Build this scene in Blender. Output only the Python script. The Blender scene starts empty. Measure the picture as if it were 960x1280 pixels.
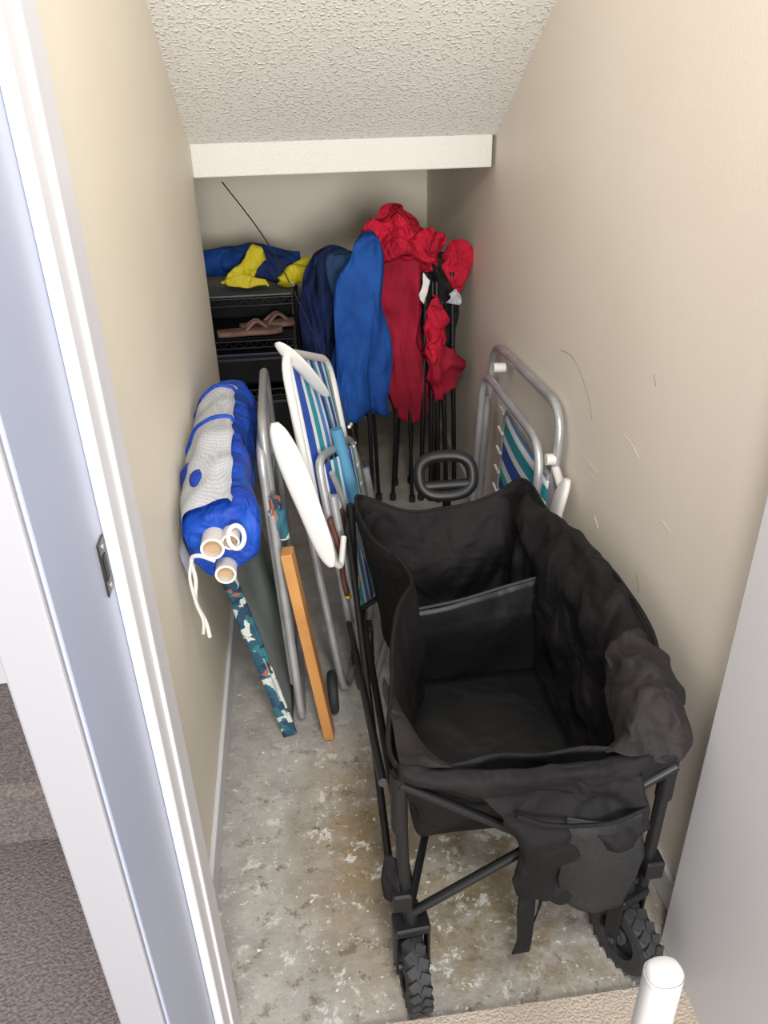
import bpy, bmesh, math, random
from mathutils import Vector, Matrix, noise
random.seed(3)
S=bpy.context.scene
COL=S.collection
V=Vector
def lin(r,g,b):
    f=lambda c:(c/255/12.92 if c/255<=0.04045 else ((c/255+0.055)/1.055)**2.4)
    return (f(r),f(g),f(b),1)
# ---------------------------------------------------------------- materials
def mat(name,rgb,rough=0.6,metal=0.0,rgb2=None,vscale=4,bump=0.0,bscale=80,spec=0.5,detail=4,lo=0.35,hi=0.65,bdist=0.01,sheen=0,crease=None):
    m=bpy.data.materials.new(name); m.use_nodes=True
    nt=m.node_tree; b=nt.nodes['Principled BSDF']
    b.inputs['Roughness'].default_value=rough; b.inputs['Metallic'].default_value=metal
    b.inputs['Specular IOR Level'].default_value=spec
    if sheen: b.inputs['Sheen Weight'].default_value=sheen
    c=lin(*rgb); b.inputs['Base Color'].default_value=c
    tc=nt.nodes.new('ShaderNodeTexCoord')
    if rgb2:
        n=nt.nodes.new('ShaderNodeTexNoise'); n.inputs['Scale'].default_value=vscale; n.inputs['Detail'].default_value=detail
        nt.links.new(tc.outputs['Object'],n.inputs['Vector'])
        r=nt.nodes.new('ShaderNodeValToRGB'); r.color_ramp.elements[0].position=lo; r.color_ramp.elements[1].position=hi
        r.color_ramp.elements[0].color=c; r.color_ramp.elements[1].color=lin(*rgb2)
        nt.links.new(n.outputs['Fac'],r.inputs['Fac']); nt.links.new(r.outputs['Color'],b.inputs['Base Color'])
    last=None
    if crease:
        sc,dist,zs=crease
        mp=nt.nodes.new('ShaderNodeMapping'); mp.inputs['Scale'].default_value=(1,1,zs); nt.links.new(tc.outputs['Object'],mp.inputs[0])
        n3=nt.nodes.new('ShaderNodeTexNoise'); n3.inputs['Scale'].default_value=sc; n3.inputs['Detail'].default_value=2.0; n3.inputs['Distortion'].default_value=0.6
        nt.links.new(mp.outputs[0],n3.inputs['Vector'])
        b3=nt.nodes.new('ShaderNodeBump'); b3.inputs['Strength'].default_value=0.8; b3.inputs['Distance'].default_value=dist
        nt.links.new(n3.outputs['Fac'],b3.inputs['Height']); last=b3.outputs['Normal']
    if bump:
        n2=nt.nodes.new('ShaderNodeTexNoise'); n2.inputs['Scale'].default_value=bscale; n2.inputs['Detail'].default_value=3
        nt.links.new(tc.outputs['Object'],n2.inputs['Vector'])
        bp=nt.nodes.new('ShaderNodeBump'); bp.inputs['Strength'].default_value=bump; bp.inputs['Distance'].default_value=bdist
        nt.links.new(n2.outputs['Fac'],bp.inputs['Height'])
        if last: nt.links.new(last,bp.inputs['Normal'])
        last=bp.outputs['Normal']
    if last: nt.links.new(last,b.inputs['Normal'])
    return m
def stripes(name,cols,reps=1.0,axis=0,rough=0.7):
    m=bpy.data.materials.new(name); m.use_nodes=True; nt=m.node_tree; b=nt.nodes['Principled BSDF']; b.inputs['Roughness'].default_value=rough
    uv=nt.nodes.new('ShaderNodeUVMap'); uv.uv_map='UVMap'
    sp=nt.nodes.new('ShaderNodeSeparateXYZ'); nt.links.new(uv.outputs[0],sp.inputs[0])
    mu=nt.nodes.new('ShaderNodeMath'); mu.operation='MULTIPLY'; mu.inputs[1].default_value=reps
    nt.links.new(sp.outputs[axis],mu.inputs[0])
    fr=nt.nodes.new('ShaderNodeMath'); fr.operation='FRACT'; nt.links.new(mu.outputs[0],fr.inputs[0])
    r=nt.nodes.new('ShaderNodeValToRGB'); cr=r.color_ramp; cr.interpolation='CONSTANT'
    while len(cr.elements)<len(cols): cr.elements.new(0.5)
    for i,(p,c) in enumerate(cols):
        cr.elements[i].position=p; cr.elements[i].color=lin(*c)
    nt.links.new(fr.outputs[0],r.inputs['Fac']); nt.links.new(r.outputs['Color'],b.inputs['Base Color'])
    return m
def ramp_vor(name,cols,scale=30,rough=0.7):
    m=bpy.data.materials.new(name); m.use_nodes=True; nt=m.node_tree; b=nt.nodes['Principled BSDF']; b.inputs['Roughness'].default_value=rough
    tc=nt.nodes.new('ShaderNodeTexCoord'); nz=nt.nodes.new('ShaderNodeTexNoise'); nz.inputs['Scale'].default_value=scale*0.5
    mx=nt.nodes.new('ShaderNodeMixRGB'); mx.inputs[0].default_value=0.08
    nt.links.new(tc.outputs['Object'],nz.inputs['Vector']); nt.links.new(tc.outputs['Object'],mx.inputs[1]); nt.links.new(nz.outputs['Color'],mx.inputs[2])
    v=nt.nodes.new('ShaderNodeTexVoronoi'); v.inputs['Scale'].default_value=scale; nt.links.new(mx.outputs[0],v.inputs['Vector'])
    sp=nt.nodes.new('ShaderNodeSeparateXYZ'); nt.links.new(v.outputs['Color'],sp.inputs[0])
    r=nt.nodes.new('ShaderNodeValToRGB'); cr=r.color_ramp; cr.interpolation='CONSTANT'
    while len(cr.elements)<len(cols): cr.elements.new(0.5)
    for i,c in enumerate(cols): cr.elements[i].position=i/len(cols); cr.elements[i].color=lin(*c)
    nt.links.new(sp.outputs[0],r.inputs['Fac']); nt.links.new(r.outputs['Color'],b.inputs['Base Color'])
    return m
def concrete():
    m=bpy.data.materials.new('concrete_floor'); m.use_nodes=True; nt=m.node_tree; b=nt.nodes['Principled BSDF']; L=nt.links
    tc=nt.nodes.new('ShaderNodeTexCoord')
    def nz(s,d,off=0,rough=0.5,dist=0):
        mp=nt.nodes.new('ShaderNodeMapping'); mp.inputs['Location'].default_value=(off,off*0.7,0); L.new(tc.outputs['Object'],mp.inputs[0])
        n=nt.nodes.new('ShaderNodeTexNoise'); n.inputs['Scale'].default_value=s; n.inputs['Detail'].default_value=d; n.inputs['Roughness'].default_value=rough; n.inputs['Distortion'].default_value=dist
        L.new(mp.outputs[0],n.inputs['Vector']); return n.outputs['Fac']
    def rmp(src,p0,p1,c0=(0,0,0,1),c1=(1,1,1,1)):
        r=nt.nodes.new('ShaderNodeValToRGB'); r.color_ramp.elements[0].position=p0; r.color_ramp.elements[1].position=p1
        r.color_ramp.elements[0].color=c0; r.color_ramp.elements[1].color=c1; L.new(src,r.inputs[0]); return r.outputs[0]
    def mix(f,a,c):
        x=nt.nodes.new('ShaderNodeMixRGB'); L.new(f,x.inputs[0]); 
        if isinstance(a,tuple): x.inputs[1].default_value=a
        else: L.new(a,x.inputs[1])
        if isinstance(c,tuple): x.inputs[2].default_value=c
        else: L.new(c,x.inputs[2])
        return x.outputs[0]
    def mul(a,c):
        q=nt.nodes.new('ShaderNodeMath'); q.operation='MULTIPLY'; L.new(a,q.inputs[0]); L.new(c,q.inputs[1]); return q.outputs[0]
    def near(c,s,r0,r1):
        mp=nt.nodes.new('ShaderNodeMapping'); mp.inputs['Scale'].default_value=(s,1,1); L.new(tc.outputs['Object'],mp.inputs[0])
        vd=nt.nodes.new('ShaderNodeVectorMath'); vd.operation='DISTANCE'; vd.inputs[1].default_value=(c[0]*s,c[1],0); L.new(mp.outputs[0],vd.inputs[0])
        return rmp(vd.outputs['Value'],r0,r1,(1,1,1,1),(0,0,0,1))
    base=rmp(nz(9,10,0,.7),0.3,0.7,lin(136,133,128),lin(176,173,167))
    c=mix(mul(near((.07,1.22),2.0,.08,.42),rmp(nz(12,9,3,0.75),0.34,0.56)),base,lin(136,117,86))
    c=mix(mul(near((.36,1.10),1.0,.15,.50),rmp(nz(10,9,13,0.75),0.38,0.58)),c,lin(124,111,88))
    c=mix(mul(rmp(nz(20,8,8,0.75),0.55,0.62),near((.2,1.1),1,.3,.8)),c,lin(110,102,86))
    c=mix(mul(rmp(nz(17,8,21,0.8,.3),0.56,0.61),near((.10,1.15),1.2,.2,.75)),c,lin(202,201,196))
    c=mix(mul(rmp(nz(60,5,5,0.7),0.61,0.65),rmp(nz(6,3,31),0.38,0.55)),c,lin(214,213,208))
    c=mix(rmp(nz(38,3,39,0.6),0.69,0.71),c,lin(222,220,215))
    c=mix(rmp(nz(50,3,9,0.6),0.69,0.73),c,lin(108,84,60))
    L.new(c,b.inputs['Base Color']); b.inputs['Roughness'].default_value=0.38
    bp=nt.nodes.new('ShaderNodeBump'); bp.inputs['Strength'].default_value=0.3; bp.inputs['Distance'].default_value=0.01; L.new(nz(34,6,2,.65),bp.inputs['Height']); L.new(bp.outputs[0],b.inputs['Normal'])
    return m
def stipple():
    m=mat('ceiling_texture',(220,217,211),0.75); nt=m.node_tree; b=nt.nodes['Principled BSDF']; L=nt.links
    tc=nt.nodes.new('ShaderNodeTexCoord'); n=nt.nodes.new('ShaderNodeTexNoise'); n.inputs['Scale'].default_value=105; n.inputs['Detail'].default_value=2; n.inputs['Roughness'].default_value=.5
    L.new(tc.outputs['Object'],n.inputs['Vector'])
    r=nt.nodes.new('ShaderNodeValToRGB'); r.color_ramp.elements[0].position=.52; r.color_ramp.elements[1].position=.72; L.new(n.outputs['Fac'],r.inputs[0])
    bp=nt.nodes.new('ShaderNodeBump'); bp.inputs['Strength'].default_value=.65; bp.inputs['Distance'].default_value=.006; L.new(r.outputs[0],bp.inputs['Height']); L.new(bp.outputs[0],b.inputs['Normal'])
    return m
M={}
M['wall']=mat('wall_paint_beige',(231,224,207),0.55,rgb2=(227,219,201),vscale=2,bump=0.05,bscale=150)
M['wallr']=mat('wall_paint_beige_side',(228,219,207),0.5,rgb2=(224,214,201),vscale=2,bump=0.05,bscale=150)
M['ceil']=stipple()
M['white']=mat('trim_white_paint',(202,201,204),0.35)
M['jamb']=mat('jamb_white_daylight_tint',(162,168,187),0.35,rgb2=(156,163,183),vscale=3)  # white paint with the blue of daylight from the left mixed into its colour
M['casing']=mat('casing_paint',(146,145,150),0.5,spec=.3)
M['floor']=concrete()
M['carpet']=mat('carpet_brown_shaded',(104,94,92),0.95,rgb2=(136,126,122),vscale=120,bump=0.9,bscale=160)  # landing carpet, its shade on the left put into the darker colour
M['carpet2']=mat('carpet_tan',(170,156,142),0.95,rgb2=(184,171,157),vscale=160,bump=0.5,bscale=200)
M['black']=mat('black_canvas',(13,12,13),0.75,rgb2=(18,16,17),vscale=9,bump=0.2,bscale=420,spec=0.28,bdist=0.003,crease=(9,.04,1))
M['blacki']=mat('black_vinyl_lining',(15,16,18),0.45,bump=0.15,bscale=300,spec=0.4,bdist=0.003,crease=(6,.014,1))
M['maroon']=mat('worn_black_canvas',(27,18,20),0.8,rgb2=(15,13,14),vscale=14,bump=0.3,bscale=300,bdist=0.003,crease=(14,.035,1))
M['bmetal']=mat('black_powder_coat',(18,18,20),0.45,spec=0.4)
M['rubber']=mat('black_rubber',(34,34,36),0.7,bump=0.2,bscale=90)
M['hub']=mat('grey_plastic_hub',(48,50,54),0.5)
M['alu']=mat('aluminium',(180,181,183),0.35,metal=0.5,rgb2=(160,160,162),vscale=12)
M['dalu']=mat('dull_aluminium',(148,148,148),0.42,metal=0.4)
M['wplas']=mat('white_plastic',(206,204,200),0.4)
M['blue']=mat('blue_nylon',(22,72,142),0.8,rgb2=(15,56,122),vscale=8,bump=0.2,bscale=60,crease=(11,.06,.35),spec=.25)
M['navy']=mat('navy_nylon',(22,38,82),0.8,rgb2=(15,28,64),vscale=8,bump=0.2,bscale=60,crease=(12,.06,.5),spec=.25)
M['dblue']=mat('steel_blue_canvas',(30,54,86),0.8,crease=(12,.05,.5),spec=.25)
M['rblue']=mat('royal_blue_nylon',(20,72,170),0.6,rgb2=(14,52,144),vscale=10,crease=(20,.03,1),spec=.3)
M['red']=mat('red_nylon',(182,22,48),0.8,rgb2=(148,12,38),vscale=8,crease=(16,.06,1),spec=.25)
M['dred']=mat('dark_red_nylon',(142,18,42),0.8,rgb2=(114,10,32),vscale=8,crease=(11,.06,.35),spec=.25)
M['yellow']=mat('yellow_nylon',(200,184,26),0.7,crease=(18,.03,1))
M['wood']=mat('oak_wood',(188,136,78),0.5,rgb2=(162,110,56),vscale=6)
M['pvc']=mat('white_pvc',(208,204,196),0.4)
M['tan']=mat('cardboard_core',(166,138,108),0.8)
M['cord']=mat('white_cord',(202,200,194),0.8)
M['sandal']=mat('sandal_foam',(150,118,106),0.7,rgb2=(128,98,88),vscale=20)
M['dark']=mat('dark_plastic',(18,20,25),0.5,spec=.3)
M['grey']=mat('grey_green_canvas',(148,156,152),0.8,bump=0.2,bscale=300)
M['brown']=mat('brown_leather',(88,50,42),0.6)
M['teal']=mat('teal_fabric',(70,126,156),0.7,bump=0.2,bscale=200)
M['brass']=mat('strike_metal',(60,57,54),0.35,metal=0.7)
M['scuff']=mat('scuff_mark',(120,112,105),0.9)
M['scuffl']=mat('scuff_mark_faint',(198,188,176),0.9)
WB=[(0,(216,220,224)),(0.10,(36,74,162)),(0.28,(216,220,224)),(0.36,(40,140,154)),(0.50,(216,220,224)),(0.58,(70,132,194)),(0.70,(216,220,224)),(0.78,(34,54,140)),(0.90,(56,160,166))]
M['stripe']=stripes('striped_webbing',WB,1.6,0)
M['stripeh']=stripes('striped_webbing_wide',WB,1.6,1)
M['floral']=ramp_vor('floral_print',[(24,56,80),(28,88,104),(170,178,172),(20,44,66),(34,92,104),(36,104,112),(186,190,182),(24,62,86),(30,78,96),(28,70,90),(150,88,66)],42)
def meshmat():
    m=mat('grey_net',(150,152,156),0.85); nt=m.node_tree; b=nt.nodes['Principled BSDF']
    tc=nt.nodes.new('ShaderNodeTexCoord'); v=nt.nodes.new('ShaderNodeTexVoronoi'); v.inputs['Scale'].default_value=300; v.inputs['Randomness'].default_value=.3; nt.links.new(tc.outputs['Object'],v.inputs['Vector'])
    r=nt.nodes.new('ShaderNodeValToRGB'); r.color_ramp.elements[0].position=0.15; r.color_ramp.elements[1].position=0.5
    r.color_ramp.elements[0].color=lin(118,124,138); r.color_ramp.elements[1].color=lin(176,178,182)
    nt.links.new(v.outputs['Distance'],r.inputs[0]); nt.links.new(r.outputs[0],b.inputs['Base Color']); return m
M['net']=meshmat()
# ---------------------------------------------------------------- helpers
def empty(name,loc=(0,0,0)):
    e=bpy.data.objects.new(name,None); COL.objects.link(e); e.location=loc; e.empty_display_size=0.1
    return e
def addmesh(name,verts,faces,m,parent=None,smooth=True,uvs=None):
    me=bpy.data.meshes.new(name); me.from_pydata([tuple(v) for v in verts],[],faces); me.update()
    if uvs:
        ul=me.uv_layers.new(name='UVMap')
        for p in me.polygons:
            for li in p.loop_indices: ul.data[li].uv=uvs[me.loops[li].vertex_index]
    bm=bmesh.new(); bm.from_mesh(me); bmesh.ops.recalc_face_normals(bm,faces=bm.faces); bm.to_mesh(me); bm.free()
    if smooth:
        for p in me.polygons: p.use_smooth=True
    me.materials.append(m)
    o=bpy.data.objects.new(name,me); COL.objects.link(o)
    if parent: o.parent=parent
    return o
def bevelmod(o,w,seg=2):
    b=o.modifiers.new('bev','BEVEL'); b.width=w; b.segments=seg; b.limit_method='ANGLE'
def box(name,lo,hi,m,parent=None,bev=0.0):
    x0,y0,z0=lo; x1,y1,z1=hi
    vs=[(x0,y0,z0),(x1,y0,z0),(x1,y1,z0),(x0,y1,z0),(x0,y0,z1),(x1,y0,z1),(x1,y1,z1),(x0,y1,z1)]
    fs=[(0,3,2,1),(4,5,6,7),(0,1,5,4),(1,2,6,5),(2,3,7,6),(3,0,4,7)]
    o=addmesh(name,vs,fs,m,parent,smooth=False)
    if bev: bevelmod(o,bev)
    return o
def obox(name,c,ax,ay,az,m,parent=None,bev=0.0):
    c,ax,ay,az=V(c),V(ax),V(ay),V(az)
    vs=[c+sx*ax+sy*ay+sz*az for sz in(-1,1) for sx,sy in((-1,-1),(1,-1),(1,1),(-1,1))]
    fs=[(0,3,2,1),(4,5,6,7),(0,1,5,4),(1,2,6,5),(2,3,7,6),(3,0,4,7)]
    o=addmesh(name,vs,fs,m,parent,smooth=False)
    if bev: bevelmod(o,bev)
    return o
def fillet(pts,r,cyc=False):
    pts=[V(p) for p in pts]; n=len(pts); out=[]
    for i,p in enumerate(pts):
        if not cyc and i in(0,n-1): out.append(p); continue
        a=pts[i-1]; b=pts[(i+1)%n]
        ra=min(r,(a-p).length*0.48); rb=min(r,(b-p).length*0.48)
        A=p+(a-p).normalized()*ra; B=p+(b-p).normalized()*rb
        for k in range(8):
            t=k/7; out.append((1-t)**2*A+2*t*(1-t)*p+t*t*B)
    return out
def catmull(pts,k=6,cyc=False):
    pts=[V(p) for p in pts]; n=len(pts); out=[]
    rng=range(n) if cyc else range(n-1)
    for i in rng:
        g=lambda j: pts[j%n] if cyc else pts[max(0,min(n-1,j))]
        p0,p1,p2,p3=g(i-1),g(i),g(i+1),g(i+2)
        for j in range(k):
            t=j/k
            out.append(0.5*((2*p1)+(p2-p0)*t+(2*p0-5*p1+4*p2-p3)*t*t+(3*p1-p0-3*p2+p3)*t**3))
    if not cyc: out.append(pts[-1])
    return out
def tube(name,pts,r,m,parent=None,cyc=False,fil=0,sm=0,flat=1.0,res=4):
    if fil: pts=fillet(pts,fil,cyc)
    if sm: pts=catmull(pts,sm,cyc)
    cu=bpy.data.curves.new(name,'CURVE'); cu.dimensions='3D'; cu.bevel_depth=r; cu.bevel_resolution=res; cu.use_fill_caps=True
    s=cu.splines.new('POLY'); s.points.add(len(pts)-1)
    for i,p in enumerate(pts): s.points[i].co=(*p,1)
    s.use_cyclic_u=cyc
    o=bpy.data.objects.new(name,cu); COL.objects.link(o)
    dg=bpy.context.evaluated_depsgraph_get(); me=bpy.data.meshes.new_from_object(o.evaluated_get(dg))
    bpy.data.objects.remove(o); 
    for p in me.polygons: p.use_smooth=True
    me.materials.clear(); me.materials.append(m)
    o=bpy.data.objects.new(name,me); COL.objects.link(o)
    if parent: o.parent=parent
    return o
def loft(name,rings,m,parent=None,n=40,k=5,wr=0.0,fold=7,seed=0,nz=0.0,nzs=12,power=2.0,aniso=1.0):
    """rings: list of (center, half-axis a, half-axis b)"""
    cs=catmull([r[0] for r in rings],k); as_=catmull([r[1] for r in rings],k); bs=catmull([r[2] for r in rings],k)
    vs=[]; fs=[]
    for j,(c,a,b) in enumerate(zip(cs,as_,bs)):
        for i in range(n):
            th=2*math.pi*i/n; cx,sx=math.cos(th),math.sin(th)
            e=2/power; cx=math.copysign(abs(cx)**e,cx); sx=math.copysign(abs(sx)**e,sx)
            f=1+wr*(math.sin(fold*th+seed+0.12*j)+0.6*math.sin((fold*1.7)//1*th+seed*2-0.2*j))
            p=c+(a*cx+b*sx)*f
            if nz:
                q=p*nzs; q.z*=aniso; p=p+nz*noise.noise_vector(q+V((seed,seed,0)))
            vs.append(p)
    R=len(cs)
    for j in range(R-1):
        for i in range(n):
            fs.append((j*n+i,j*n+(i+1)%n,(j+1)*n+(i+1)%n,(j+1)*n+i))
    vs.append(cs[0]); vs.append(cs[-1]); c0=len(vs)-2
    for i in range(n):
        fs.append((c0,(i+1)%n,i)); fs.append((c0+1,(R-1)*n+i,(R-1)*n+(i+1)%n))
    return addmesh(name,vs,fs,m,parent)
def panel(name,p00,p10,p11,p01,m,parent=None,nu=16,nv=16,th=0.004,sag=None,nz=0.0,nzs=10,seed=0):
    p00,p10,p11,p01=map(V,(p00,p10,p11,p01)); nrm=(p10-p00).cross(p01-p00).normalized()
    vs=[];uv=[];fs=[]
    for j in range(nv+1):
        for i in range(nu+1):
            u,v=i/nu,j/nv
            p=(1-u)*(1-v)*p00+u*(1-v)*p10+u*v*p11+(1-u)*v*p01
            if sag: p=p+nrm*sag(u,v)
            if nz: p=p+nz*noise.noise_vector(p*nzs+V((seed,0,seed)))
            vs.append(p); uv.append((u,v))
    for j in range(nv):
        for i in range(nu):
            a=j*(nu+1)+i; fs.append((a,a+1,a+nu+2,a+nu+1))
    o=addmesh(name,vs,fs,m,parent,uvs=uv)
    s=o.modifiers.new('sol','SOLIDIFY'); s.thickness=th; s.offset=0
    return o
def cloth(name,rows,m,parent,k=5,th=.004,nz=0,nzs=10,seed=0):
    rr=[catmull(r,k) for r in rows]; cols=list(zip(*rr)); cc=[catmull(c,k) for c in cols]
    nu=len(cc); nv=len(cc[0]); vs=[];uv=[];fs=[]
    for i in range(nu):
        for j in range(nv):
            p=V(cc[i][j])
            if nz: p=p+nz*noise.noise_vector(p*nzs+V((seed,0,seed)))+nz*.4*noise.noise_vector(p*nzs*2.3+V((seed,3,seed)))
            vs.append(p); uv.append((i/(nu-1),j/(nv-1)))
    for i in range(nu-1):
        for j in range(nv-1): a=i*nv+j; fs.append((a,a+1,a+nv+1,a+nv))
    o=addmesh(name,vs,fs,m,parent,uvs=uv)
    s=o.modifiers.new('sol','SOLIDIFY'); s.thickness=th; s.offset=0
    return o
def pipe(name,c,d,R,L,m,mi,parent):
    c=V(c); d=V(d).normalized(); a=d.orthogonal().normalized(); b=d.cross(a); n=28
    prof=[(0,R*0.78),(0,R),(L,R),(L,R*0.78)]
    vs=[];fs=[]
    for (t,r) in prof:
        for i in range(n):
            th=2*math.pi*i/n; vs.append(c+d*t+(a*math.cos(th)+b*math.sin(th))*r)
    for j in range(4):
        for i in range(n): fs.append((j*n+i,j*n+(i+1)%n,((j+1)%4)*n+(i+1)%n,((j+1)%4)*n+i))
    return addmesh(name,vs,fs,m,parent,smooth=False)
# ================================================================ ROOM
XL,XR=-0.279,0.705
YB=4.02
box('floor',(-0.285,0.80,-0.10),(XR+0.12,YB+0.1,0),M['floor'])
box('floor_alcove',(-0.75,2.62,-0.10),(-0.285,YB+0.1,0),M['floor'])
box('floor_carpet',(-0.285,-0.6,-0.10),(1.2,0.815,0.006),M['carpet2'])
box('floor_landing',(-1.6,-0.6,-0.10),(-0.285,1.345,0.0),M['carpet'])
box('step_carpeted',(-1.6,1.345,-0.1),(-0.39,1.75,0.17),M['carpet'],bev=0.02)
box('wall_left',(-0.384,0.80,0),(XL,2.72,2.9),M['wall'])
wr_=box('wall_right',(XR,0.80,0),(XR+0.12,YB+0.1,2.9),M['wallr'])
box('wall_back',(-0.75,YB,0),(XR,YB+0.1,1.6),M['wall'])
box('wall_alcove_left',(-0.75,2.72,0),(-0.62,YB,1.6),M['wall'])
box('wall_alcove_return',(-0.75,2.62,0),(-0.384,2.72,1.6),M['wall'])
box('ceiling_alcove',(-0.62,2.80,1.345),(XR,YB,1.45),M['wall'])
z0,z1=1.43,2.62; y0,y1=2.72,0.72
addmesh('ceiling',[(XL,y0,z0),(XR,y0,z0),(XR,y1,z1),(XL,y1,z1),(XL,y0+0.08,z0+0.1),(XR,y0+0.08,z0+0.1),(XR,y1+0.05,z1+0.1),(XL,y1+0.05,z1+0.1)],
 [(0,1,2,3),(7,6,5,4),(0,4,5,1),(1,5,6,2),(2,6,7,3),(3,7,4,0)],M['ceil'],smooth=False)
box('trim_1',(XL,2.715,1.335),(XR-0.012,2.80,1.436),mat('beam_paint',(198,196,190),0.6,bump=0.3,bscale=120),bev=0.004)
box('baseboard_left',(XL,0.87,0),(XL+0.013,2.72,0.085),M['white'],bev=0.004)
box('baseboard_right',(XR-0.013,0.91,0),(XR,YB,0.085),M['white'],bev=0.004)
box('baseboard_back',(-0.62,YB-0.013,0),(XR-0.013,YB,0.085),M['white'])
j=empty('door_frame')
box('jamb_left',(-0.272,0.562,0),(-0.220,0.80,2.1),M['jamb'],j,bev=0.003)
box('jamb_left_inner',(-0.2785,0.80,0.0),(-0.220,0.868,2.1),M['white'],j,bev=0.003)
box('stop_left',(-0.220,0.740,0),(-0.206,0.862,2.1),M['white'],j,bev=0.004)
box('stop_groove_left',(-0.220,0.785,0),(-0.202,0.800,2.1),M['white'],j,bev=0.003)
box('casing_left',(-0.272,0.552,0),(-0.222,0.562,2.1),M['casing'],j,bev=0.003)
obox('strike_plate',(-0.2190,0.724,1.118),(0.0012,0,0),(0,0.013,0),(0,0,0.032),M['brass'],j,bev=0.001)
obox('strike_hole',(-0.2176,0.722,1.118),(0.0005,0,0),(0,0.006,0),(0,0,0.015),M['dark'],j)
for zz in(1.094,1.142): tube('strike_screw',[(-0.2185,0.724,zz),(-0.2170,0.724,zz)],.003,M['alu'],j)
box('jamb_right',(0.652,0.55,0),(XR+0.02,0.905,2.1),mat('jamb_side_paint',(204,203,205),.4),j,bev=0.004)
g=empty('gate_post')
loft('post',[((0.338,0.45,z),V((r,0,0)),V((0,r*0.8,0))) for z,r in((0.006,0.021),(0.3,0.021),(0.68,0.021),(0.710,0.021),(0.724,0.018),(0.728,0.010))],mat('gate_white_paint',(188,187,186),.4),g,n=32,power=2.4)
box('post_foot',(0.29,0.41,0.006),(0.385,0.49,0.03),M['wplas'],g,bev=0.01)
def scuff(pts,r=0.0007,m='scuff'):
    tube('scuff',[(XR-0.0001,y,z) for y,z in pts],r,M[m],wr_,sm=6,res=1)
scuff([(1.94,0.94),(1.86,0.95),(1.78,0.925),(1.71,0.88),(1.68,0.84)])
scuff([(1.40,1.05),(1.392,1.04),(1.385,1.03)])
scuff([(1.345,0.61),(1.33,0.60),(1.32,0.58)])
scuff([(1.74,0.725),(1.68,0.735),(1.62,0.73)],0.0009,'scuffl'); scuff([(1.68,0.705),(1.62,0.71)],0.0009,'scuffl')
scuff([(1.60,0.62),(1.57,0.60)],0.0009,'scuffl'); scuff([(1.50,0.88),(1.45,0.875),(1.41,0.86)],0.0009,'scuffl')
scuff([(1.28,0.785),(1.24,0.78)],0.0009,'scuffl')
# ================================================================ WAGON
w=empty('folding_wagon')
R=[(.108,.90,.585),(.23,.885,.566),(.38,.88,.556),(.52,.89,.560),(.605,.915,.57),(.634,1.05,.60),(.642,1.22,.64),(.618,1.40,.645),(.592,1.60,.630),(.572,1.775,.652),(.50,1.80,.595),(.34,1.80,.560),(.22,1.80,.585),(.128,1.79,.625),(.148,1.62,.605),(.222,1.45,.595),(.158,1.27,.60),(.122,1.07,.595)]
rim=catmull(R,8,True); N=len(rim)
rim=[p+V((.008*noise.noise(p*11),.005*noise.noise(p*13+V((5,0,0))),.011*noise.noise(p*10+V((0,7,0))))) for p in rim]
def tgt(p):
    x=(p.x-.108)/(.62-.108); y=(p.y-.89)/(1.80-.89)
    x=max(0,min(1,x)); y=max(0,min(1,y))
    return V((.165+.385*x,1.02+.70*y,.25))
levels=[0,.03,.08,.15,.22,.3,.38,.46,.54,.62,.7,.78,.86,.93,1.0]
vs=[];fs=[]
cen=V((.36,1.37,.25))
for li,t in enumerate(levels):
    for i,p in enumerate(rim):
        b=tgt(p); q=p.lerp(b,t)
        if t>0:
            out=(p-V((.36,1.35,p.z))).normalized()
            amp=math.sin(math.pi*min(1,t))
            nn=noise.noise(V((p.x*8,p.y*8,t*1.4)))+0.6*noise.noise(V((p.x*18+t*4,p.y*18,t*2)))
            q=q+out*(0.040*amp*nn)+out*(-0.014*amp)
            if p.x>.57 and p.y<1.7: q=q+V((-.05*amp*(1-t),0,0))
        vs.append(q)
inner=[1,.75,.5,.25]
for t in inner[1:]:
    for i,p in enumerate(rim):
        b=tgt(p); q=cen.lerp(b,t); q.z=.25-.004*(1-t); vs.append(q)
vs.append(cen-V((0,0,.004)))
rows=len(levels)+3
for jn in range(rows-1):
    for i in range(N): fs.append((jn*N+i,jn*N+(i+1)%N,(jn+1)*N+(i+1)%N,(jn+1)*N+i))
for i in range(N): fs.append(((rows-1)*N+i,(rows-1)*N+(i+1)%N,len(vs)-1))
tub=addmesh('canvas_tub',vs,fs,M['black'],w)
s=tub.modifiers.new('sol','SOLIDIFY'); s.thickness=.006; s.offset=0
sb=tub.modifiers.new('sub','SUBSURF'); sb.levels=1; sb.render_levels=1
tube('rim_binding',rim,.0045,M['black'],w,cyc=True)
fr=[p for p in rim if p.y<.905 and .10<p.x<.60]; fr.sort(key=lambda p:p.x)
fr=fr[::3]+[fr[-1]]
def drop(x): return .010+.045*max(0,min(1,(x-.12)/.4))+.012*math.sin(x*31)*max(0,min(1,(x-.1)/.2))
cloth('front_hem',[[p+V((0,.004,.004)),p+V((0,-.014,-.002)),p+V((0,-.016,-.4*drop(p.x)-.006)),p+V((0,-.010,-drop(p.x)-.010))] for p in fr],M['black'],w,k=4,nz=.006,nzs=22)
panel('divider',(.185,1.47,.252),(.545,1.47,.252),(.575,1.52,.510),(.225,1.50,.455),M['blacki'],w,nu=20,nv=14,th=.012,sag=lambda u,v:.012*math.sin(3*u+1)*v,nz=.006,nzs=9)
tube('divider_binding',[(.222,1.50,.458),(.34,1.497,.476),(.46,1.512,.494),(.577,1.52,.514)],.004,mat('worn_binding',(40,40,42),.7),w,sm=6)
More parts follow.
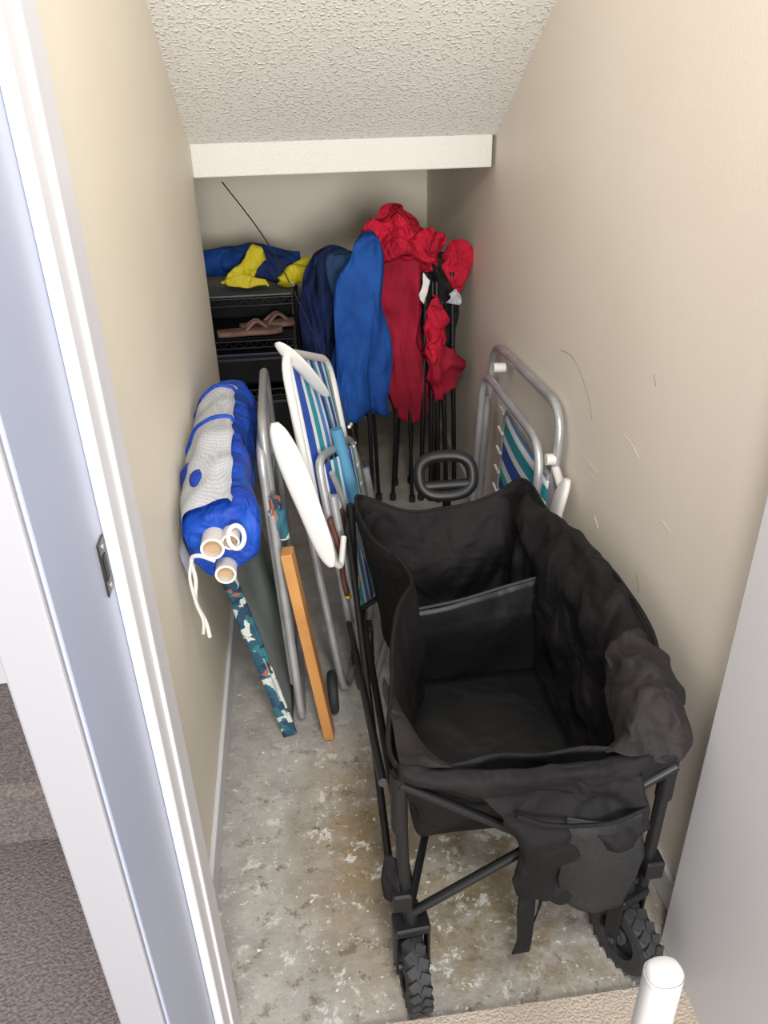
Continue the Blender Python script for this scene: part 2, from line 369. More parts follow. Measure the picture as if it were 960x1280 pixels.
panel('floor_mat',(.18,1.03,.262),(.54,1.03,.262),(.545,1.465,.262),(.185,1.465,.262),M['blacki'],w,th=.012,nz=.004)
panel('floor_mat_rear',(.19,1.48,.262),(.54,1.48,.262),(.53,1.70,.262),(.19,1.70,.262),M['blacki'],w,th=.012)
# crumpled canvas at the front right corner, continuous with the rim
cloth('corner_fold',[
 [(.636,1.13,.610),(.640,1.04,.600),(.632,.96,.585),(.612,.905,.568),(.560,.880,.540)],
 [(.615,1.14,.632),(.618,1.05,.632),(.612,.97,.622),(.592,.905,.598),(.540,.878,.565)],
 [(.575,1.13,.632),(.575,1.05,.640),(.568,.98,.632),(.550,.915,.600),(.505,.885,.572)],
 [(.545,1.12,.600),(.535,1.05,.605),(.525,.99,.598),(.510,.93,.580),(.480,.893,.563)],
 [(.545,1.11,.540),(.530,1.05,.545),(.520,1.00,.540),(.505,.95,.545),(.470,.905,.550)]],M['maroon'],w,k=9,th=.005,nz=.020,nzs=15,seed=9)
cloth('corner_flap_left',[[(.112,1.10,.600),(.112,.99,.594),(.112,.900,.590)],[(.135,1.06,.578),(.140,.97,.588),(.155,.893,.580)],[(.150,1.03,.545),(.170,.955,.560),(.205,.892,.572)]],M['maroon'],w,nz=.006)
cloth('side_canvas_fold',[
 [(.570,1.72,.650),(.604,1.55,.640),(.628,1.38,.648),(.642,1.22,.642),(.630,1.08,.605)],
 [(.548,1.70,.640),(.575,1.53,.650),(.592,1.37,.658),(.603,1.22,.648),(.598,1.10,.605)],
 [(.525,1.67,.580),(.545,1.52,.590),(.552,1.37,.600),(.558,1.22,.590),(.565,1.10,.560)],
 [(.530,1.65,.500),(.535,1.50,.500),(.548,1.35,.500),(.545,1.22,.480),(.560,1.10,.460)],
 [(.540,1.62,.420),(.545,1.48,.420),(.550,1.35,.400),(.548,1.22,.380),(.555,1.12,.360)]],M['black'],w,k=10,nz=.026,nzs=9,seed=3)
panel('front_apron',(.125,.905,.575),(.60,.915,.562),(.55,1.00,.30),(.17,1.02,.28),M['black'],w,nu=30,nv=16,sag=lambda u,v:-.02*math.sin(math.pi*v)*(.5+.5*math.sin(9*u)),nz=.014,nzs=9)
cloth('pocket_flap',[
 [(.225,.880,.560),(.262,.872,.50),(.296,.866,.44),(.310,.860,.37),(.322,.858,.300)],
 [(.300,.872,.553),(.325,.852,.49),(.345,.838,.43),(.352,.842,.36),(.356,.850,.285)],
 [(.380,.868,.548),(.390,.850,.48),(.400,.845,.42),(.402,.846,.34),(.405,.850,.262)],
 [(.455,.866,.542),(.462,.846,.47),(.463,.838,.40),(.458,.840,.31),(.452,.850,.235)],
 [(.520,.868,.535),(.522,.850,.46),(.520,.845,.38),(.512,.848,.30),(.500,.856,.222)]],M['black'],w,k=8,nz=.024,nzs=13,seed=7)
cloth('pocket_mesh',[
 [(.385,.852,.475),(.385,.838,.38),(.388,.842,.27)],
 [(.455,.836,.470),(.455,.824,.36),(.452,.834,.235)],
 [(.528,.850,.478),(.526,.836,.37),(.506,.842,.235)]],mat('black_net',(22,24,27),.6,rgb2=(9,9,10),vscale=260,lo=.45,hi=.55),w,k=7,nz=.010,nzs=12)
tube('pocket_trim',[(.300,.846,.500),(.360,.835,.480),(.455,.832,.472),(.530,.846,.480)],.004,M['black'],w,sm=5)
cloth('strap',[[(.325,.862,.31),(.318,.850,.24),(.322,.848,.16),(.318,.858,.10)],[(.352,.860,.30),(.350,.846,.23),(.349,.844,.16),(.350,.852,.112)]],M['black'],w,k=5,th=.003)
cloth('strap_return',[[(.358,.866,.30),(.368,.872,.22),(.352,.868,.14),(.322,.862,.098)],[(.370,.872,.30),(.376,.880,.22),(.362,.878,.15),(.352,.856,.108)]],M['black'],w,k=5,th=.003)
cloth('side_strap',[[(.090,.93,.34),(.078,.91,.30),(.082,.90,.255)],[(.112,.91,.34),(.108,.89,.30),(.112,.88,.25)]],M['black'],w,k=5,th=.003)
def bar(name,a,b,r=.010): tube(name,[a,b],r,M['bmetal'],w)
LX,RX=.112,.588
for nm,x,dx in(('left',LX,1),('right',RX,-1)):
    bar('front_leg_'+nm,(x,.90,.575),(x+.008*dx,.895,.20),.0115)
    bar('front_leg_sleeve_'+nm,(x,.90,.57),(x,.90,.44),.015)
    bar('rear_leg_'+nm,(x,1.80,.60),(x,1.80,.18),.0115)
    bar('side_brace_a_'+nm,(x-.012*dx,.92,.22),(x-.012*dx,1.79,.56),.008)
    bar('side_brace_b_'+nm,(x-.024*dx,.92,.53),(x-.024*dx,1.79,.24),.008)
    bar('bottom_rail_'+nm,(x+.02*dx,.90,.235),(x+.02*dx,1.80,.235),.009)
    obox('leg_clamp_'+nm,(x,.892,.265),(.018,0,0),(0,.018,0),(0,0,.022),M['bmetal'],w,bev=.004)
bar('front_brace_a',(LX,.892,.555),(RX-.03,.885,.235),.009)
bar('front_brace_b',(LX+.02,.880,.235),(RX,.880,.535),.009)
bar('front_brace_pivot',(.35,.868,.39),(.35,.898,.39),.014)
bar('rear_brace_a',(LX,1.81,.56),(RX,1.81,.235),.008)
bar('rear_brace_b',(LX,1.82,.235),(RX,1.82,.56),.008)
bar('inner_brace',(LX+.02,.90,.24),(.30,1.37,.235),.008); bar('inner_brace2',(RX-.02,.90,.24),(.42,1.37,.235),.008)
def wheel(nm,c,ang,Rr=.085,wd=.045,fork=True):
    c=V(c); ax=V((math.cos(ang),math.sin(ang),0)); f=V((-math.sin(ang),math.cos(ang),0)); z=V((0,0,1))
    prof=[(-.5,.55),(-.5,.80),(-.46,.92),(-.3,.985),(0,1),(.3,.985),(.46,.92),(.5,.80),(.5,.55)]
    n=48;vs=[];fs=[]
    for (t,r) in prof:
        for i in range(n):
            th=2*math.pi*i/n; vs.append(c+ax*(t*wd)+(f*math.cos(th)+z*math.sin(th))*(r*(Rr-.004)))
    P=len(prof)
    for k in range(P):
        for i in range(n): fs.append((k*n+i,k*n+(i+1)%n,((k+1)%P)*n+(i+1)%n,((k+1)%P)*n+i))
    for i in range(22):
        for sgn in(-1,1):
            th=2*math.pi*(i+(.5 if sgn>0 else 0))/22
            rd=f*math.cos(th)+z*math.sin(th); tg=-f*math.sin(th)+z*math.cos(th)
            cc=c+rd*(Rr-.006)+ax*(sgn*wd*.24)
            a=(ax+tg*.5*sgn).normalized()*wd*.2; b=(tg-ax*.5*sgn).normalized()*.0075; r3=rd*.005
            o=len(vs)
            vs+= [cc+sx*a+sy*b+sz*r3 for sz in(-1,1) for sx,sy in((-1,-1),(1,-1),(1,1),(-1,1))]
            fs+=[tuple(o+q for q in ff) for ff in[(0,3,2,1),(4,5,6,7),(0,1,5,4),(1,2,6,5),(2,3,7,6),(3,0,4,7)]]
    addmesh('tire_'+nm,vs,fs,M['rubber'],w,smooth=False)
    tube('hub_'+nm,[c-ax*wd*.42,c+ax*wd*.42],.018,M['hub'],w)
    tube('hub_disc_'+nm,[c-ax*wd*.25,c+ax*wd*.25],Rr*.50,M['dark'],w,res=8)
    ring=[c+(f*math.cos(q)+z*math.sin(q))*Rr*.55 for q in[2*math.pi*i/32 for i in range(32)]]
    tube('hub_ring_'+nm,ring,.008,M['hub'],w,cyc=True)
    if fork:
        for sg in(-1,1):
            obox('fork_%s_%d'%(nm,sg),c+ax*sg*(wd*.5+.008)+z*.055+f*.006,ax*.003,f*.016,z*.065,M['bmetal'],w,bev=.002)
        obox('fork_crown_'+nm,c+z*(Rr+.028)+f*.008,ax*(wd*.5+.011),f*.022,z*.010,M['bmetal'],w,bev=.004)
        tube('pivot_'+nm,[c+z*(Rr+.03)+f*.012,c+z*(Rr+.075)+f*.016],.016,M['bmetal'],w)
    tube('axle_'+nm,[c-ax*(wd*.5+.014),c+ax*(wd*.5+.014)],.007,M['hub'],w)
wheel('front_left',(.128,.875,.085),math.radians(4))
wheel('front_right',(.553,.880,.085),math.radians(22))
wheel('rear_left',(.125,1.79,.085),0)
wheel('rear_right',(.575,1.79,.085),0)
hc=V((.380,1.86,.635))
hp=[]
for i in range(40):
    q=2*math.pi*i/40; cx=math.copysign(abs(math.cos(q))**.75,math.cos(q)); sx=math.copysign(abs(math.sin(q))**.75,math.sin(q))
    hp.append(hc+V((.074*cx,.030*sx,.046*sx)))
tube('handle_grip',hp,.0165,M['bmetal'],w,cyc=True)
tube('handle_cross',[hc+V((-.07,-.014,-.022)),hc+V((.07,-.014,-.022))],.014,M['bmetal'],w)
tube('handle_shaft',[hc+V((0,-.02,-.05)),hc+V((0,-.01,-.2)),(.365,1.84,.16)],.012,M['bmetal'],w)
# ================================================================ FOLDED CHAIRS
def arm(nm,a,b,side,up,m,parent,wd=.028,th=.012):
    a=V(a);b=V(b);side=V(side).normalized();up=V(up).normalized()
    sh=[(0,.3),(.06,.7),(.2,1.0),(.4,1.05),(.6,.95),(.8,.85),(.94,.6),(1,.25)]
    loft(nm,[(a.lerp(b,t)+up*.018*math.sin(math.pi*t),side*wd*s_,up*th*(.5+.5*s_)) for t,s_ in sh],m,parent,n=24,k=4,power=2.6)
e=empty('folded_beach_chair')
H=1.0;W=.48
P=lambda a,b,c=0: V((.085,1.72,.012))+V((.27,.90,-.05-.28*b/H))*a+V((-.118,.12,1.0))*b+V((.93,-.30,.15))*c
def Q(a,b,c=0):
    p=P(a,b,c); p.z=max(p.z,.012); return p
tube('back_frame',[P(0,.45),P(0,H),P(W,H),P(W,.35)],.0115,M['wplas'],e,fil=.09)
tube('leg_frame',[P(.01,.62,.055),Q(.01,.0,.055),Q(W-.02,.0,.055),P(W-.02,.6,.055)],.0115,M['alu'],e,fil=.07)
tube('seat_frame',[P(.02,.15,.03),P(.02,.72,.03),P(W-.03,.72,.03),P(W-.03,.15,.03)],.0115,M['alu'],e,fil=.06)
tube('front_leg_frame',[P(.0,.72,-.025),Q(.0,.0,-.025),Q(W,.0,-.025),P(W,.7,-.025)],.0115,M['alu'],e,fil=.07)
panel('back_webbing',P(.015,.46),P(W-.015,.46),P(W-.03,H-.01),P(.03,H-.01),M['stripe'],e,sag=lambda u,v:.02*math.sin(math.pi*u)*math.sin(math.pi*v))
panel('seat_webbing',P(.03,.2,.032),P(W-.04,.2,.032),P(W-.04,.70,.032),P(.03,.70,.032),M['stripe'],e,sag=lambda u,v:.015*math.sin(math.pi*u))
arm('arm_near',(-.062,1.70,.885),(.045,1.615,.53),(1,-.1,.15),(.2,-1,.2),M['wplas'],e,wd=.030)
arm('arm_far',(-.043,1.86,1.030),(.075,1.98,.84),(1,-.2,.3),(.3,-1,.3),M['wplas'],e,wd=.019)
tube('arm_link',[(.035,1.62,.56),(.07,1.65,.50),(.085,1.72,.55)],.008,M['wplas'],e,fil=.02)
for k in range(7):
    b=.34+.07*k; tube('webbing_clip_%d'%k,[P(W-.05,b,.035),P(W-.015,b+.006,.035)],.005,M['wplas'],e)
tube('pillow_roll',[P(.20,.78,.05),P(.22,.55,.06)],.018,M['teal'],e)
tube('stay_bar',[P(.03,.68,.06),P(.20,.35,.07)],.008,M['alu'],e)
panel('back_pouch',P(-.02,.34,.045),P(.12,.34,.045),P(.14,.56,.045),P(-.02,.56,.045),M['brown'],e,nz=.012,th=.012)
tube('pouch_strap',[P(-.02,.335,.05),P(.05,.325,.06),P(.12,.335,.05)],.006,M['yellow'],e,sm=5)
e=empty('folded_lawn_chair')
P=lambda a,b,c=0: V((-.063,1.66,.014))+V((.0,1.0,0))*a+V((-.036,.03,1.0))*b+V((.99,-.1,.06))*c
H=.86;W=.5
tube('back_frame',[P(.03,.3),P(.03,H),P(W,H),P(W,.3)],.0115,M['dalu'],e,fil=.08)
tube('seat_frame',[P(.0,.12,-.010),P(.0,.80,-.010),P(W-.02,.80,-.010),P(W-.02,.12,-.010)],.0115,M['alu'],e,fil=.06)
tube('leg_frame',[P(-.035,.66,.0),P(-.035,.0,.0),P(W,.0,.0),P(W,.7,.0)],.0115,M['alu'],e,fil=.07)
panel('canvas_seat',P(.02,.15,-.006),P(W-.03,.15,-.006),P(W-.03,.60,-.006),P(.02,.60,-.006),M['grey'],e)
for k in range(2):
    tube('print_roll_%d'%k,[P(-.03,.70-.03*k,.01+.01*k),P(-.03,.62-.03*k,.01+.01*k)],.014,M['floral'],e)
e=empty('folded_print_chair')
P=lambda a,b,c=0: V((-.092,1.60,.012))+V((0,1.0,0))*a+V((-.205,0,.98))*b+V((.98,0,.205))*c
H=.66;W=.62
panel('canvas',P(.0,.0),P(W,.0),P(W,H),P(.0,H),M['grey'],e,th=.006,nz=.01,nzs=6)
panel('print_edge',P(-.004,.0,-.026),P(-.004,.0,.008),P(-.004,H,.008),P(-.004,H,-.022),M['floral'],e,nu=5,nv=24,th=.006,nz=.008,nzs=14)
tube('frame',[P(.02,.012,-.012),P(.02,H,-.010),P(W,H,-.010),P(W,.012,-.012)],.0105,M['dalu'],e,fil=.05)
tube('print_hem',[P(-.002,.0,.006),P(-.002,H*.5,.010),P(-.002,H,.008)],.006,M['floral'],e)
ww=empty('trolley_wheel')
c=V((.028,1.69,.062)); 
tube('tire',[c+V((0,math.cos(q),math.sin(q)))*.048 for q in[2*math.pi*i/36 for i in range(36)]],.014,M['rubber'],ww,cyc=True,res=6)
tube('hub',[c-V((.012,0,0)),c+V((.012,0,0))],.014,M['hub'],ww)
for i in range(5):
    q=2*math.pi*i/5; tube('spoke_%d'%i,[c,c+V((0,math.cos(q),math.sin(q)))*.045],.006,M['dark'],ww)
pl=empty('wooden_plank')
def plank(nm,b,t,depth,th,m):
    b=V(b);t=V(t);ax=(t-b); c=(b+t)/2
    dn=V((.12,1,0)).normalized(); tn=dn.cross(ax).normalized()
    obox(nm,c+dn*depth/2,tn*th/2,dn*depth/2,ax/2,m,pl,bev=.003)
plank('board',(.006,1.560,.006),(-.062,1.568,.60),.045,.028,M['wood'])
b=empty('canopy_pole_bag')
rg=[((-.187,2.22,.775),V((.02,0,0)),V((0,0,.03))),((-.187,2.19,.775),V((.05,0,0)),V((0,0,.06))),((-.192,2.05,.780),V((.068,0,0)),V((0,0,.080))),((-.194,1.85,.785),V((.072,0,0)),V((0,0,.086))),((-.194,1.65,.785),V((.074,0,0)),V((0,0,.092))),((-.188,1.48,.765),V((.078,0,0)),V((0,0,.092))),((-.180,1.41,.745),V((.072,0,0)),V((0,0,.085))),((-.18,1.40,.745),V((.03,0,0)),V((0,0,.03)))]
loft('bag_body',rg,M['rblue'],b,n=64,k=8,wr=.02,fold=6,nz=.016,nzs=16)
vs=[];fs=[];nn=24;mm=30
for jn in range(mm+1):
    t=jn/mm; y=1.98-t*.585; c=V((-.192+.010*t,y,.787-.045*max(0,(t-.6)/.4)))
    for i in range(nn+1):
        th=math.radians(70+150*i/nn)
        p=c+V((.088*math.cos(th),0,.110*math.sin(th)))
        if i in(0,nn) or jn==0: p=c+(p-c)*.93
        p+=.010*noise.noise_vector(p*18); p.x=max(p.x,XL+.004); vs.append(p)
for jn in range(mm):
    for i in range(nn): a=jn*(nn+1)+i; fs.append((a,a+1,a+nn+2,a+nn+1))
addmesh('net_pocket',vs,fs,M['net'],b)
for rj in(2,13): tube('pocket_hem_%d'%rj,[vs[rj*(nn+1)+i]+V((0,0,.002)) for i in range(nn+1)],.006,M['rblue'],b)
for k,(x,z,r) in enumerate(((-.196,.765,.024),(-.160,.772,.018),(-.180,.690,.022))):
    pipe('pole_%d'%k,(x,1.345+.01*k,z),(0,1,-.02),r,.16,M['pvc'],M['tan'],b)
    tube('pole_core_%d'%k,[(x,1.362+.01*k,z),(x,1.44,z)],r*.80,M['tan'],b)
tube('clip_ring',[V((-.148,1.36,.780))+V((.016*math.cos(q),.012*math.sin(q),.020*math.sin(q))) for q in[2*math.pi*i/20 for i in range(20)]],.005,M['wplas'],b,cyc=True)
tube('drawcord',[(-.195,1.35,.735),(-.225,1.35,.75),(-.243,1.36,.735),(-.240,1.355,.69),(-.246,1.35,.64),(-.232,1.345,.59),(-.228,1.34,.555)],.0045,M['cord'],b,sm=6)
tube('drawcord_loop',[(-.24,1.36,.74),(-.25,1.35,.70),(-.245,1.345,.64),(-.236,1.34,.60),(-.240,1.34,.565)],.0035,M['cord'],b,sm=6)
# chair on the right
e=empty('folded_beach_chair.001')
P=lambda a,b_,c=0: V((.648,1.83,.014))+V((.0,1.0,0))*a+V((.045,0,1.0))*b_+V((-.99,0,.04))*c
W=.72
tube('back_frame',[P(0,.0),P(0,.80),P(W,.78),P(W,.0)],.0125,M['alu'],e,fil=.10)
tube('leg_frame',[P(.0,.30,.045),P(.0,.70,.045),P(W-.10,.71,.055),P(W-.10,.0,.055)],.0125,M['alu'],e,fil=.10)
tube('seat_frame',[P(.05,.60,.02),P(.05,.05,.02),P(W-.05,.05,.02),P(W-.05,.60,.02)],.0115,M['alu'],e,fil=.07)
panel('webbing',P(.0,.12,.012),P(.46,.10,.012),P(.46,.63,.012),P(.0,.60,.012),M['stripeh'],e,sag=lambda u,v:-.012*math.sin(math.pi*u))
tube('webbing_rail',[P(.0,.605,.012),P(.46,.635,.012),P(.46,.10,.012)],.009,M['alu'],e,fil=.05)
arm('arm_hinge',P(-.085,.64,-.005),P(-.085,.42,-.005),(0,1,0),(-1,0,0),M['wplas'],e,wd=.030)
tube('hinge_link',[P(-.08,.60,.0),P(.01,.64,.0)],.012,M['wplas'],e)
tube('hinge_knob_a',[P(-.0,.66,.005),P(-.0,.66,.03)],.016,M['wplas'],e); tube('hinge_knob_b',[P(W-.16,.74,.0),P(W-.16,.74,.04)],.016,M['wplas'],e)
for k in range(6):
    tube('webbing_clip_%d'%k,[P(.45,.62-.07*k,.02),P(.50,.625-.07*k,.02)],.005,M['wplas'],e)
# ================================================================ CAMP CHAIRS
def drape(nm,rings,m,par,seed,wr=.05,fold=6,nz=.018,nzs=9,power=2.6,an=.4):
    return loft(nm,[(V(c),V((a,0.15*a*math.sin(seed),0)),V((0,bb,0))) for c,a,bb in rings],m,par,n=72,k=7,wr=wr,fold=fold,seed=seed,nz=nz,nzs=nzs,power=power,aniso=an)
def legs(par,pts,r=.008):
    for k,(a,b_) in enumerate(pts):
        tube('leg_%d'%(k+1),[a,b_],r,M['bmetal'],par)
        tube('foot_%d'%(k+1),[V(b_)+V((0,0,-.006)),V(b_)+V((0,0,.02))],.014,M['rubber'],par)
e=empty('folded_camp_chair')
drape('blue_cover',[((.235,2.86,.435),.060,.04),((.235,2.86,.440),.105,.05),((.238,2.86,.47),.112,.06),((.238,2.86,.60),.114,.06),((.246,2.86,.80),.106,.06),((.258,2.86,.96),.090,.06),((.268,2.87,1.03),.072,.055),((.284,2.87,1.08),.048,.045),((.294,2.87,1.11),.028,.03),((.296,2.87,1.12),.01,.01)],M['blue'],e,1,wr=.06,fold=4,nz=.04,nzs=14,an=.25)
legs(e,[((.20,2.86,.5),(.17,2.84,.01)),((.27,2.86,.5),(.27,2.82,.01)),((.22,2.9,.5),(.22,2.97,.01)),((.29,2.9,.5),(.31,2.96,.01))])
e=empty('folded_camp_chair.001')
drape('navy_cover',[((.09,3.08,.50),.04,.04),((.09,3.08,.52),.065,.06),((.10,3.08,.62),.080,.07),((.115,3.08,.78),.085,.07),((.135,3.08,.92),.08,.06),((.155,3.08,.98),.075,.05),((.165,3.08,1.02),.06,.04),((.17,3.08,1.03),.02,.02)],M['navy'],e,4,wr=.08,fold=5,nz=.05,nzs=12)
drape('cover_flap',[((.205,2.99,.78),.03,.03),((.200,2.98,.90),.05,.035),((.195,2.98,1.00),.055,.035),((.195,2.98,1.04),.045,.03),((.195,2.98,1.045),.02,.02)],M['dblue'],e,2,wr=.06)
legs(e,[((.08,3.05,.55),(.05,3.02,.01)),((.13,3.05,.55),(.14,3.01,.01)),((.09,3.10,.55),(.07,3.15,.01)),((.14,3.10,.55),(.16,3.15,.01))])
e=empty('folded_camp_chair.002')
drape('red_cover',[((.450,3.01,.375),.03,.04),((.445,3.01,.39),.065,.055),((.425,3.01,.55),.092,.06),((.408,3.01,.78),.106,.065),((.398,3.01,.93),.118,.07),((.390,3.01,1.02),.118,.07),((.38,3.01,1.07),.09,.06),((.375,3.01,1.10),.05,.04)],M['dred'],e,3,wr=.07,fold=4,nz=.04,nzs=14,an=.25)
drape('red_top',[((.49,2.985,.97),.03,.04),((.47,2.98,1.00),.075,.06),((.44,2.98,1.04),.125,.07),((.425,2.98,1.075),.125,.07),((.40,2.98,1.12),.085,.05),((.37,2.99,1.15),.05,.035),((.36,2.99,1.16),.02,.02)],M['red'],e,6,wr=.08,fold=5,nz=.06,nzs=16,an=1)
legs(e,[((.40,2.98,.5),(.37,2.95,.01)),((.45,2.98,.5),(.45,2.92,.01)),((.42,3.02,.5),(.40,3.09,.01)),((.47,3.02,.5),(.47,3.10,.01))])
e=empty('folded_camp_chair.003')
drape('red_back',[((.62,3.02,.84),.03,.03),((.625,3.02,.88),.055,.05),((.635,3.02,.97),.062,.05),((.648,3.02,1.02),.050,.04),((.655,3.02,1.05),.02,.02)],M['red'],e,5,wr=.09,fold=5,nz=.04,nzs=14)
drape('black_cover',[((.56,3.04,.42),.03,.04),((.575,3.04,.56),.070,.06),((.58,3.04,.80),.075,.06),((.575,3.04,.95),.07,.06),((.56,3.04,1.00),.03,.03)],M['black'],e,8,wr=.12,fold=6,nz=.05,nzs=12)
cloth('red_panel_a',[[(.500,2.94,.66),(.515,2.93,.78),(.545,2.93,.90)],[(.540,2.92,.60),(.545,2.91,.73),(.565,2.92,.86)],[(.595,2.94,.64),(.590,2.93,.73),(.595,2.94,.80)]],M['red'],e,nz=.03,nzs=16)
cloth('red_panel_b',[[(.480,2.95,.66),(.510,2.93,.57),(.545,2.93,.45)],[(.560,2.91,.68),(.575,2.90,.58),(.590,2.91,.48)],[(.640,2.94,.67),(.655,2.93,.60),(.660,2.94,.55)]],M['dred'],e,nz=.03,nzs=16,seed=2)
cloth('white_tag',[[(.475,2.92,.88),(.49,2.92,.92),(.50,2.93,.96)],[(.505,2.92,.84),(.51,2.92,.88),(.525,2.93,.93)]],M['wplas'],e,nz=.012,nzs=20)
cloth('white_clip',[[(.600,2.93,.84),(.605,2.925,.87),(.61,2.93,.89)],[(.630,2.93,.84),(.635,2.925,.87),(.635,2.93,.89)]],M['net'],e,nz=.02,nzs=30)
legs(e,[((.52,2.98,.95),(.49,2.93,.01)),((.56,2.98,.95),(.56,2.90,.01)),((.60,3.04,.95),(.58,3.08,.01)),((.62,2.98,.95),(.64,2.94,.01)),((.55,3.0,.95),(.53,2.92,.01)),((.58,3.0,.95),(.60,2.92,.01))],.010)
# ================================================================ SHELF
e=empty('wire_shelf_rack')
x0,x1,ya,yb=-.50,.02,3.30,3.70
for sx in(x0,x1):
    for sy in(ya,yb): tube('post_%.0f_%.0f'%(sx*100,sy*100),[(sx,sy,.003),(sx,sy,.835)],.012,M['dark'],e)
for zi,z in enumerate((.15,.42,.64,.82)):
    for sy in(ya,yb):
        tube('rail_%d_%.0f'%(zi,sy*100),[(x0,sy,z),(x1,sy,z)],.005,M['bmetal'],e); tube('rail_low_%d_%.0f'%(zi,sy*100),[(x0,sy,z-.03),(x1,sy,z-.03)],.004,M['bmetal'],e)
        zig=[(x0+(x1-x0)*i/24,sy,z-(.03 if i%2 else 0)) for i in range(25)]
        tube('zigzag_%d_%.0f'%(zi,sy*100),zig,.0025,M['bmetal'],e,res=1)
    for i in range(20):
        xx=x0+(x1-x0)*i/19; tube('wire_%d_%d'%(zi,i),[(xx,ya,z+.003),(xx,yb,z+.003)],.0025,M['bmetal'],e,res=1)
box('shelf_liner',(x0+.02,ya+.01,.826),(x1-.02,yb-.01,.832),mat('grey_liner',(96,98,96),.5),e)
box('shelf_liner_mid',(x0+.02,ya+.01,.646),(x1-.02,yb-.01,.650),M['dark'],e)
box('rack_back_panel',(x0+.02,yb-.006,.16),(x1-.02,yb-.002,.80),M['dark'],e)
e=empty('life_vest')
loft('blue_foam',[((-.42,3.55,.92),V((0,.06,0)),V((0,0,.04))),((-.25,3.56,.93),V((0,.09,0)),V((0,0,.065))),((-.1,3.56,.93),V((0,.09,0)),V((0,0,.06))),((.05,3.56,.91),V((0,.06,0)),V((0,0,.04)))],M['blue'],e,nz=.02)
loft('navy_panel',[((-.22,3.44,.885),V((0,.05,0)),V((0,0,.03))),((-.12,3.44,.925),V((0,.08,0)),V((0,0,.07))),((-.02,3.44,.90),V((0,.07,0)),V((0,0,.045))),((.05,3.44,.885),V((0,.05,0)),V((0,0,.02)))],M['navy'],e,nz=.03)
cloth('yellow_strap_a',[[(-.28,3.35,.875),(-.22,3.36,.94),(-.15,3.40,1.02)],[(-.25,3.35,.865),(-.18,3.35,.92),(-.11,3.39,1.00)],[(-.20,3.35,.865),(-.15,3.36,.89),(-.10,3.40,.95)]],M['yellow'],e,nz=.02,nzs=16,th=.012)
cloth('yellow_strap_b',[[(-.27,3.34,.885),(-.19,3.33,.90),(-.10,3.33,.885)],[(-.25,3.33,.86),(-.18,3.32,.86),(-.09,3.32,.86)]],M['yellow'],e,nz=.015,nzs=16,th=.012)
loft('yellow_foam',[((-.04,3.37,.88),V((0,.03,0)),V((0,0,.02))),((.02,3.38,.895),V((0,.05,0)),V((0,0,.045))),((.09,3.38,.905),V((0,.05,0)),V((0,0,.055))),((.13,3.38,.915),V((0,.02,0)),V((0,0,.02)))],M['yellow'],e,nz=.04,nzs=14)
def sandal(nm,c,ang):
    e=empty(nm); c=V(c); f=V((math.cos(ang),math.sin(ang),0)); s_=V((-math.sin(ang),math.cos(ang),0))
    sh=[(-.14,.015),(-.13,.036),(-.07,.042),(0,.038),(.06,.048),(.11,.044),(.14,.015)]
    loft('sole',[(c+f*t,s_*r,V((0,0,.014))) for t,r in sh],M['sandal'],e,n=24,power=3)
    tube('strap',[c+f*.075+V((0,0,.012)),c+f*.03+s_*.015+V((0,0,.045)),c-f*.02+s_*.035+V((0,0,.008))],.008,M['sandal'],e,sm=6)
    tube('strap_b',[c+f*.075+V((0,0,.012)),c+f*.03-s_*.015+V((0,0,.045)),c-f*.02-s_*.035+V((0,0,.008))],.008,M['sandal'],e,sm=6)
sandal('flip_flop',(-.19,3.36,.665),math.radians(5)); sandal('flip_flop.001',(-.10,3.47,.665),math.radians(14))
e=empty('storage_bin')
box('bin_body',(-.42,3.33,.43),(-.01,3.67,.56),M['dark'],e,bev=.015); box('bin_lid',(-.43,3.32,.56),(.0,3.68,.58),mat('bin_lid_blue',(24,32,52),.5),e,bev=.006)
e=empty('storage_bin.001')
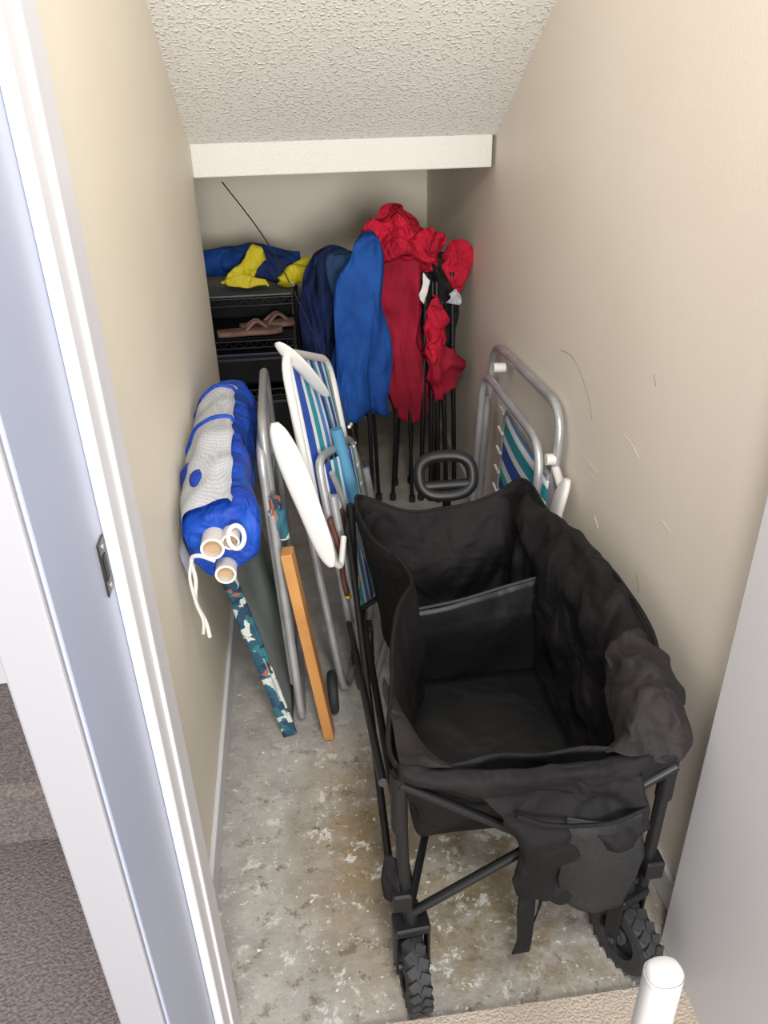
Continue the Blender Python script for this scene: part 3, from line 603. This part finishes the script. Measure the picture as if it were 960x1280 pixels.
box('bin_body',(-.42,3.33,.16),(-.01,3.67,.36),M['dark'],e,bev=.015); box('bin_lid',(-.43,3.32,.36),(.0,3.68,.38),M['dark'],e,bev=.006)
e=empty('fishing_rod')
tube('blank',[(-.20,2.85,1.31),(-.06,2.72,1.12),(.06,2.60,.86),(.17,2.45,.55),(.23,2.36,.33)],.0022,M['dark'],e,sm=8)
tube('grip',[(.22,2.375,.36),(.28,2.27,.02)],.008,M['dark'],e)
for t in((-.13,2.785,1.215),(-.0,2.66,1.0),(.11,2.535,.72)):
    c=V(t); tube('guide',[c+V((.006*math.cos(q)+.006,0,.006*math.sin(q))) for q in[2*math.pi*i/12 for i in range(12)]],.001,M['alu'],e,cyc=True,res=2)
# ================================================================ CAMERA + LIGHT
cam=bpy.data.cameras.new('cam'); co=bpy.data.objects.new('camera',cam); COL.objects.link(co)
cam.sensor_fit='VERTICAL'; cam.sensor_height=36; cam.lens=27; cam.clip_start=.02
r=V((.9920,-.1238,-.0243)); up=V((.0801,.4698,.8792)); bk=V((-.0974,-.8741,.4758))
r.normalize(); bk=(bk-r*bk.dot(r)).normalized(); up=bk.cross(r)
mt=Matrix(((r.x,up.x,bk.x,0),(r.y,up.y,bk.y,0),(r.z,up.z,bk.z,1.55),(0,0,0,1)))
co.matrix_world=mt; S.camera=co
def area(nm,loc,tg,size,en,colr):
    l=bpy.data.lights.new(nm,'AREA'); l.shape='DISK'; l.size=size; l.energy=en; l.color=colr
    o=bpy.data.objects.new(nm,l); COL.objects.link(o); o.location=loc; o.rotation_euler=(V(tg)-V(loc)).to_track_quat('-Z','Y').to_euler(); return o
area('ceiling_lamp',(.15,-.15,2.35),(.2,1.9,.9),.35,38,(1,.965,.915))
area('fill_light',(.35,-2.6,1.45),(.2,2.2,1.25),1.3,172,(1,.98,.95))  # added fill behind the camera, brightens the sloped ceiling and deeper walls
wd=bpy.data.worlds.new('world'); S.world=wd; wd.use_nodes=True
wd.node_tree.nodes['Background'].inputs[0].default_value=(.98,.98,1,1); wd.node_tree.nodes['Background'].inputs[1].default_value=.82
S.view_settings.view_transform='Standard'
